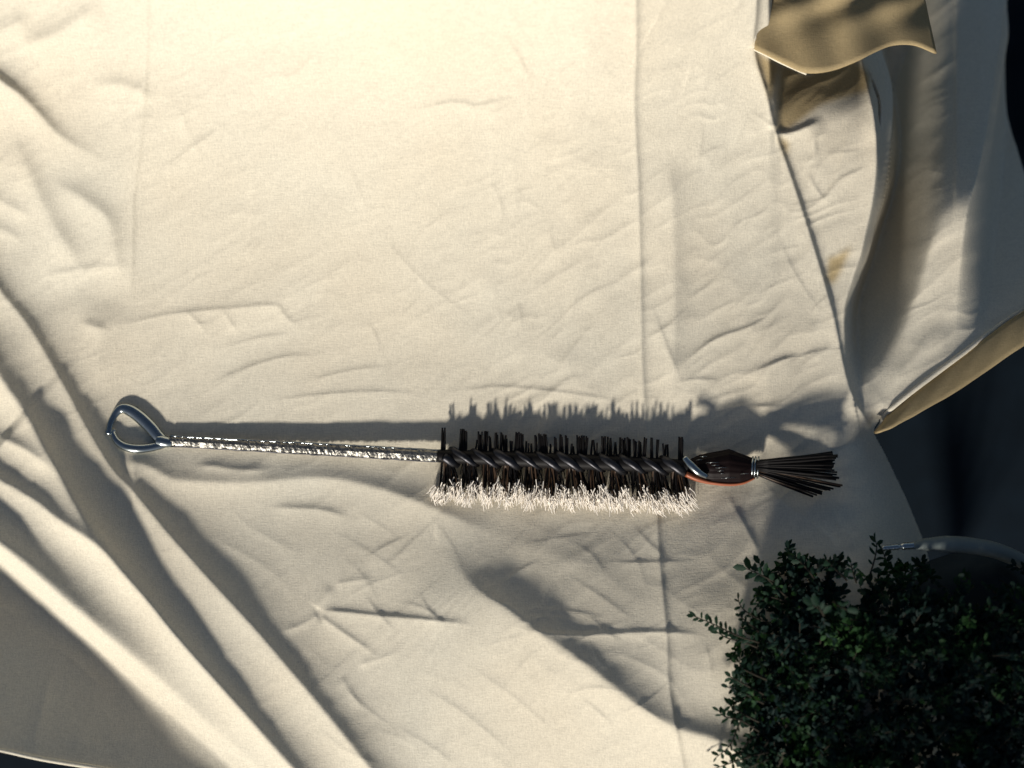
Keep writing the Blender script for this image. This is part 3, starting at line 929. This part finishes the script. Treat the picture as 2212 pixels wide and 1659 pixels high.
SPRIGS = [
    ([(1640, 1388, 60), (1590, 1372, 62), (1545, 1350, 60), (1497, 1330, 52)], 26, 19),
    ([(1640, 1400, 50), (1600, 1385, 52), (1570, 1378, 50), (1550, 1366, 46)], 10, 18),
    ([(1690, 1265, 60), (1660, 1250, 70), (1635, 1238, 70), (1612, 1228, 66)], 12, 26),
    ([(1700, 1290, 60), (1670, 1262, 66), (1650, 1240, 70), (1640, 1215, 66)], 10, 24),
    ([(1700, 1300, 50), (1665, 1290, 55), (1645, 1298, 52), (1632, 1312, 48)], 8, 22),
    ([(1660, 1345, 50), (1625, 1330, 55), (1602, 1312, 54), (1594, 1292, 50)], 11, 17),
    ([(1650, 1370, 50), (1615, 1345, 55), (1598, 1330, 52)], 8, 16),
    ([(1660, 1470, 60), (1625, 1455, 60), (1600, 1440, 56), (1598, 1420, 52)], 12, 17),
    ([(1650, 1500, 56), (1612, 1480, 58), (1590, 1468, 54), (1578, 1462, 50)], 13, 17),
    ([(1650, 1520, 56), (1620, 1505, 56), (1600, 1490, 50)], 9, 16),
    ([(1640, 1560, 60), (1610, 1545, 58), (1585, 1530, 52), (1575, 1522, 48)], 9, 17),
    ([(1640, 1580, 60), (1600, 1556, 60), (1566, 1548, 54), (1552, 1535, 50)], 10, 19),
    ([(1605, 1545, 60), (1590, 1580, 56), (1575, 1612, 50), (1545, 1638, 44)], 16, 16),
    ([(1640, 1590, 50), (1618, 1600, 50), (1606, 1618, 48), (1592, 1640, 40)], 10, 18),
    ([(1660, 1625, 60), (1620, 1635, 56), (1580, 1648, 50), (1522, 1668, 44)], 18, 17),
    ([(1660, 1640, 60), (1625, 1655, 56), (1600, 1670, 50), (1570, 1690, 44)], 12, 18),
    ([(1660, 1600, 60), (1640, 1632, 56), (1628, 1660, 50)], 10, 18),
    ([(1760, 1250, 70), (1740, 1225, 80), (1725, 1210, 78), (1715, 1200, 72)], 10, 20),
    ([(1830, 1255, 70), (1800, 1225, 80), (1785, 1208, 78)], 9, 19),
    ([(1880, 1240, 60), (1890, 1205, 70), (1894, 1180, 72), (1890, 1165, 66)], 9, 20),
    ([(1920, 1230, 70), (1912, 1205, 76), (1905, 1185, 74)], 8, 18),
    ([(1850, 1260, 60), (1842, 1235, 64), (1838, 1215, 60)], 8, 18),
    ([(1780, 1330, 150), (1770, 1315, 160), (1755, 1308, 160)], 7, 24),
    ([(1800, 1300, 150), (1810, 1308, 158), (1830, 1318, 156)], 6, 22),
]
for pts, nl, ll in SPRIGS:
    sprig(pts, nl, ll)

# crown: leaf-sized faces in clumps all through the volume (inside the frame and on beyond its corner, where taller unseen growth is added for its shade)
def crown_top(u, v):
    e = min(1.0, max(0.0, (u - 1600) / 260.0)) ** 0.6
    t = min(1.0, max(0.0, (v - 1225 - 30 * math.sin(u * 0.021) - (60 if 1800 < u < 1870 else 0)) / 200.0)) ** 0.6
    base = 22 + 55 * min(e, t) + min(230.0, max(0.0, hz(min(u, 1850), min(v, 1750))))
    far = max(0.0, v - 1710) * 1.2 * min(1.0, max(0.15, (u - 1600) / 250.0))  # extra height out of view, added to cast shade over the shrub
    return base + min(far, 320), e, t
FV = []; FF = []
def add_leaf(p, d, s_, wd):
    M = leaf_frame(d)
    b = len(FV)
    for x, y, z in LEAF_V:
        FV.append(p + M @ Vector((x * s_, y * wd * s_, z * s_)))
    for f in LEAF_F: FF.append(tuple(b + i for i in f))
cl = random.Random(33)
stems_mb = MB()
count = 0
tries = 0
while count < 3000 and tries < 40000:
    tries += 1
    u = cl.uniform(1590, 2560); v = cl.uniform(1180, 2150)
    if v > 1720 and cl.random() < 0.45: continue
    top, e, t = crown_top(u, v)
    if e <= 0.02 or t <= 0.02: continue
    edge = 1600 + 18 * math.sin(v * 0.045) + 10 * math.sin(v * 0.11)
    edge += max(0.0, 1345 - v) * 0.45
    if u < edge + 10: continue
    # keep the dark hollow right of the metal tip clear
    if v < 1230 and u > 1925: continue
    if v < 1290 and u > 2000 - 0.2 * (v - 1230) and cl.random() < 0.8: continue
    g0 = min(230.0, max(0.0, hz(min(u, 1850), min(v, 1750))))
    z = g0 + (top - g0) * cl.uniform(0.1, 1.0)
    cdir = Vector((cl.uniform(-1, 1), cl.uniform(-1, 1), cl.uniform(0.0, 0.45))).normalized()
    base = P(u, v, z)
    L = cl.uniform(26, 50) * S
    tipp = base + cdir * L
    stems_mb.tube([base - Vector((0, 0, 20 * S)), base, tipp], [1.6 * S, 1.4 * S, 0.7 * S], 4, cap=False)
    nl = cl.randint(8, 13)
    for k in range(nl):
        tt = (k + 0.5) / nl
        p = base.lerp(tipp, tt)
        rad = Vector((cl.uniform(-1, 1), cl.uniform(-1, 1), cl.uniform(-.5, .8)))
        d = cdir * 0.7 + rad
        add_leaf(p, d, cl.uniform(13, 23) * S, cl.choice((0.36, 0.45, 0.55)))
    count += 1
fo = mesh_obj("foliage", FV, FF, M_LEAF); fo.parent = shrub; fo.matrix_parent_inverse = SINV
tag(fo, None, None, None, "stuff")
tw = stems_mb.build("twigs", M_STEM); tw.parent = shrub; tw.matrix_parent_inverse = SINV
tag(tw, None, None, None, "stuff")
# woody stem that carries the crown
mb = MB()
for (ub, vb) in [(1700, 1400), (1750, 1280), (1900, 1300), (2050, 1450), (1800, 1600), (2150, 1600), (1950, 1850), (2250, 1900)]:
    ct, e, t = crown_top(ub, vb)
    mb.tube([P(2000, 1650, -420), P((2000 + ub) / 2, (1650 + vb) / 2, -150), P(ub, vb, ct * 0.6)], [12 * S, 7 * S, 2.5 * S], 7)
tr = mb.build("trunk", M_STEM); tr.parent = shrub; tr.matrix_parent_inverse = SINV

# ------------------------------------------------------------------ hose with a metal tip, and the dark felt behind the shrub
hose = empty("hose")
hose.location = P(1950, 1180, 60)
tag(hose, "grey rubber hose with a bright metal tip lying behind the shrub", "hose")
HINV = Matrix.Translation(-hose.location)
def hpart(o): o.parent = hose; o.matrix_parent_inverse = HINV; return o
mb = MB()
c = [P(*p) for p in catmull([(1972, 1178, 130), (2000, 1176, 126), (2050, 1175, 115), (2100, 1179, 100), (2160, 1192, 80), (2230, 1226, 50), (2330, 1290, 10)], 40)]
mb.tube(c, [(8 + 9 * min(1, k / 12)) * S for k in range(40)], 14)
hpart(mb.build("tube", M_HOSE))
mb = MB()
c = [P(*p) for p in catmull([(1906, 1184, 131), (1930, 1182, 131), (1950, 1180, 131), (1976, 1178, 130)], 30)]
prof = [5, 5, 6, 5, 6, 6, 5, 6.5, 5.2, 6.5, 6.5, 5.5, 6.5, 6, 7, 5, 4.5, 4.5, 5, 7, 7.5, 7.5, 7.5, 7.5, 7.5, 7.5, 7.5, 7.5, 7.5, 7]
mb.tube(c, [p * S for p in prof], 14)
hpart(mb.build("metal_tip", M_STEEL))

def felt():
    top = catmull([(1960, 1240), (1990, 1222), (2060, 1198), (2130, 1181), (2168, 1190), (2215, 1252), (2280, 1350)], 50)
    v = []; f = []
    rows = 14
    for i, p in enumerate(top):
        for j in range(rows + 1):
            t = j / rows
            # a rounded bolster: rises quickly from its far edge, then runs flat under the leaves
            q = np.array([p[0] + (2040 - p[0]) * 0.25 * t, p[1] + 360 * t])
            z = -10 + 75 * (1 - (1 - min(1, t * 5)) ** 2) - 30 * t
            v.append(P(q[0], q[1], z))
        v.append(P(p[0], p[1] - 4, -120))
    R = rows + 2
    for i in range(len(top) - 1):
        for j in range(rows):
            f.append((i * R + j, i * R + j + 1, (i + 1) * R + j + 1, (i + 1) * R + j))
        f.append((i * R + R - 1, i * R, (i + 1) * R, (i + 1) * R + R - 1))
    return mesh_obj("felt_bolster", v, f, M_FELT)
tag(felt(), "charcoal felt bolster with a rounded corner under the shrub at the right edge", "cushion")
print("bristles", nb, "leaves", nleaf[0])
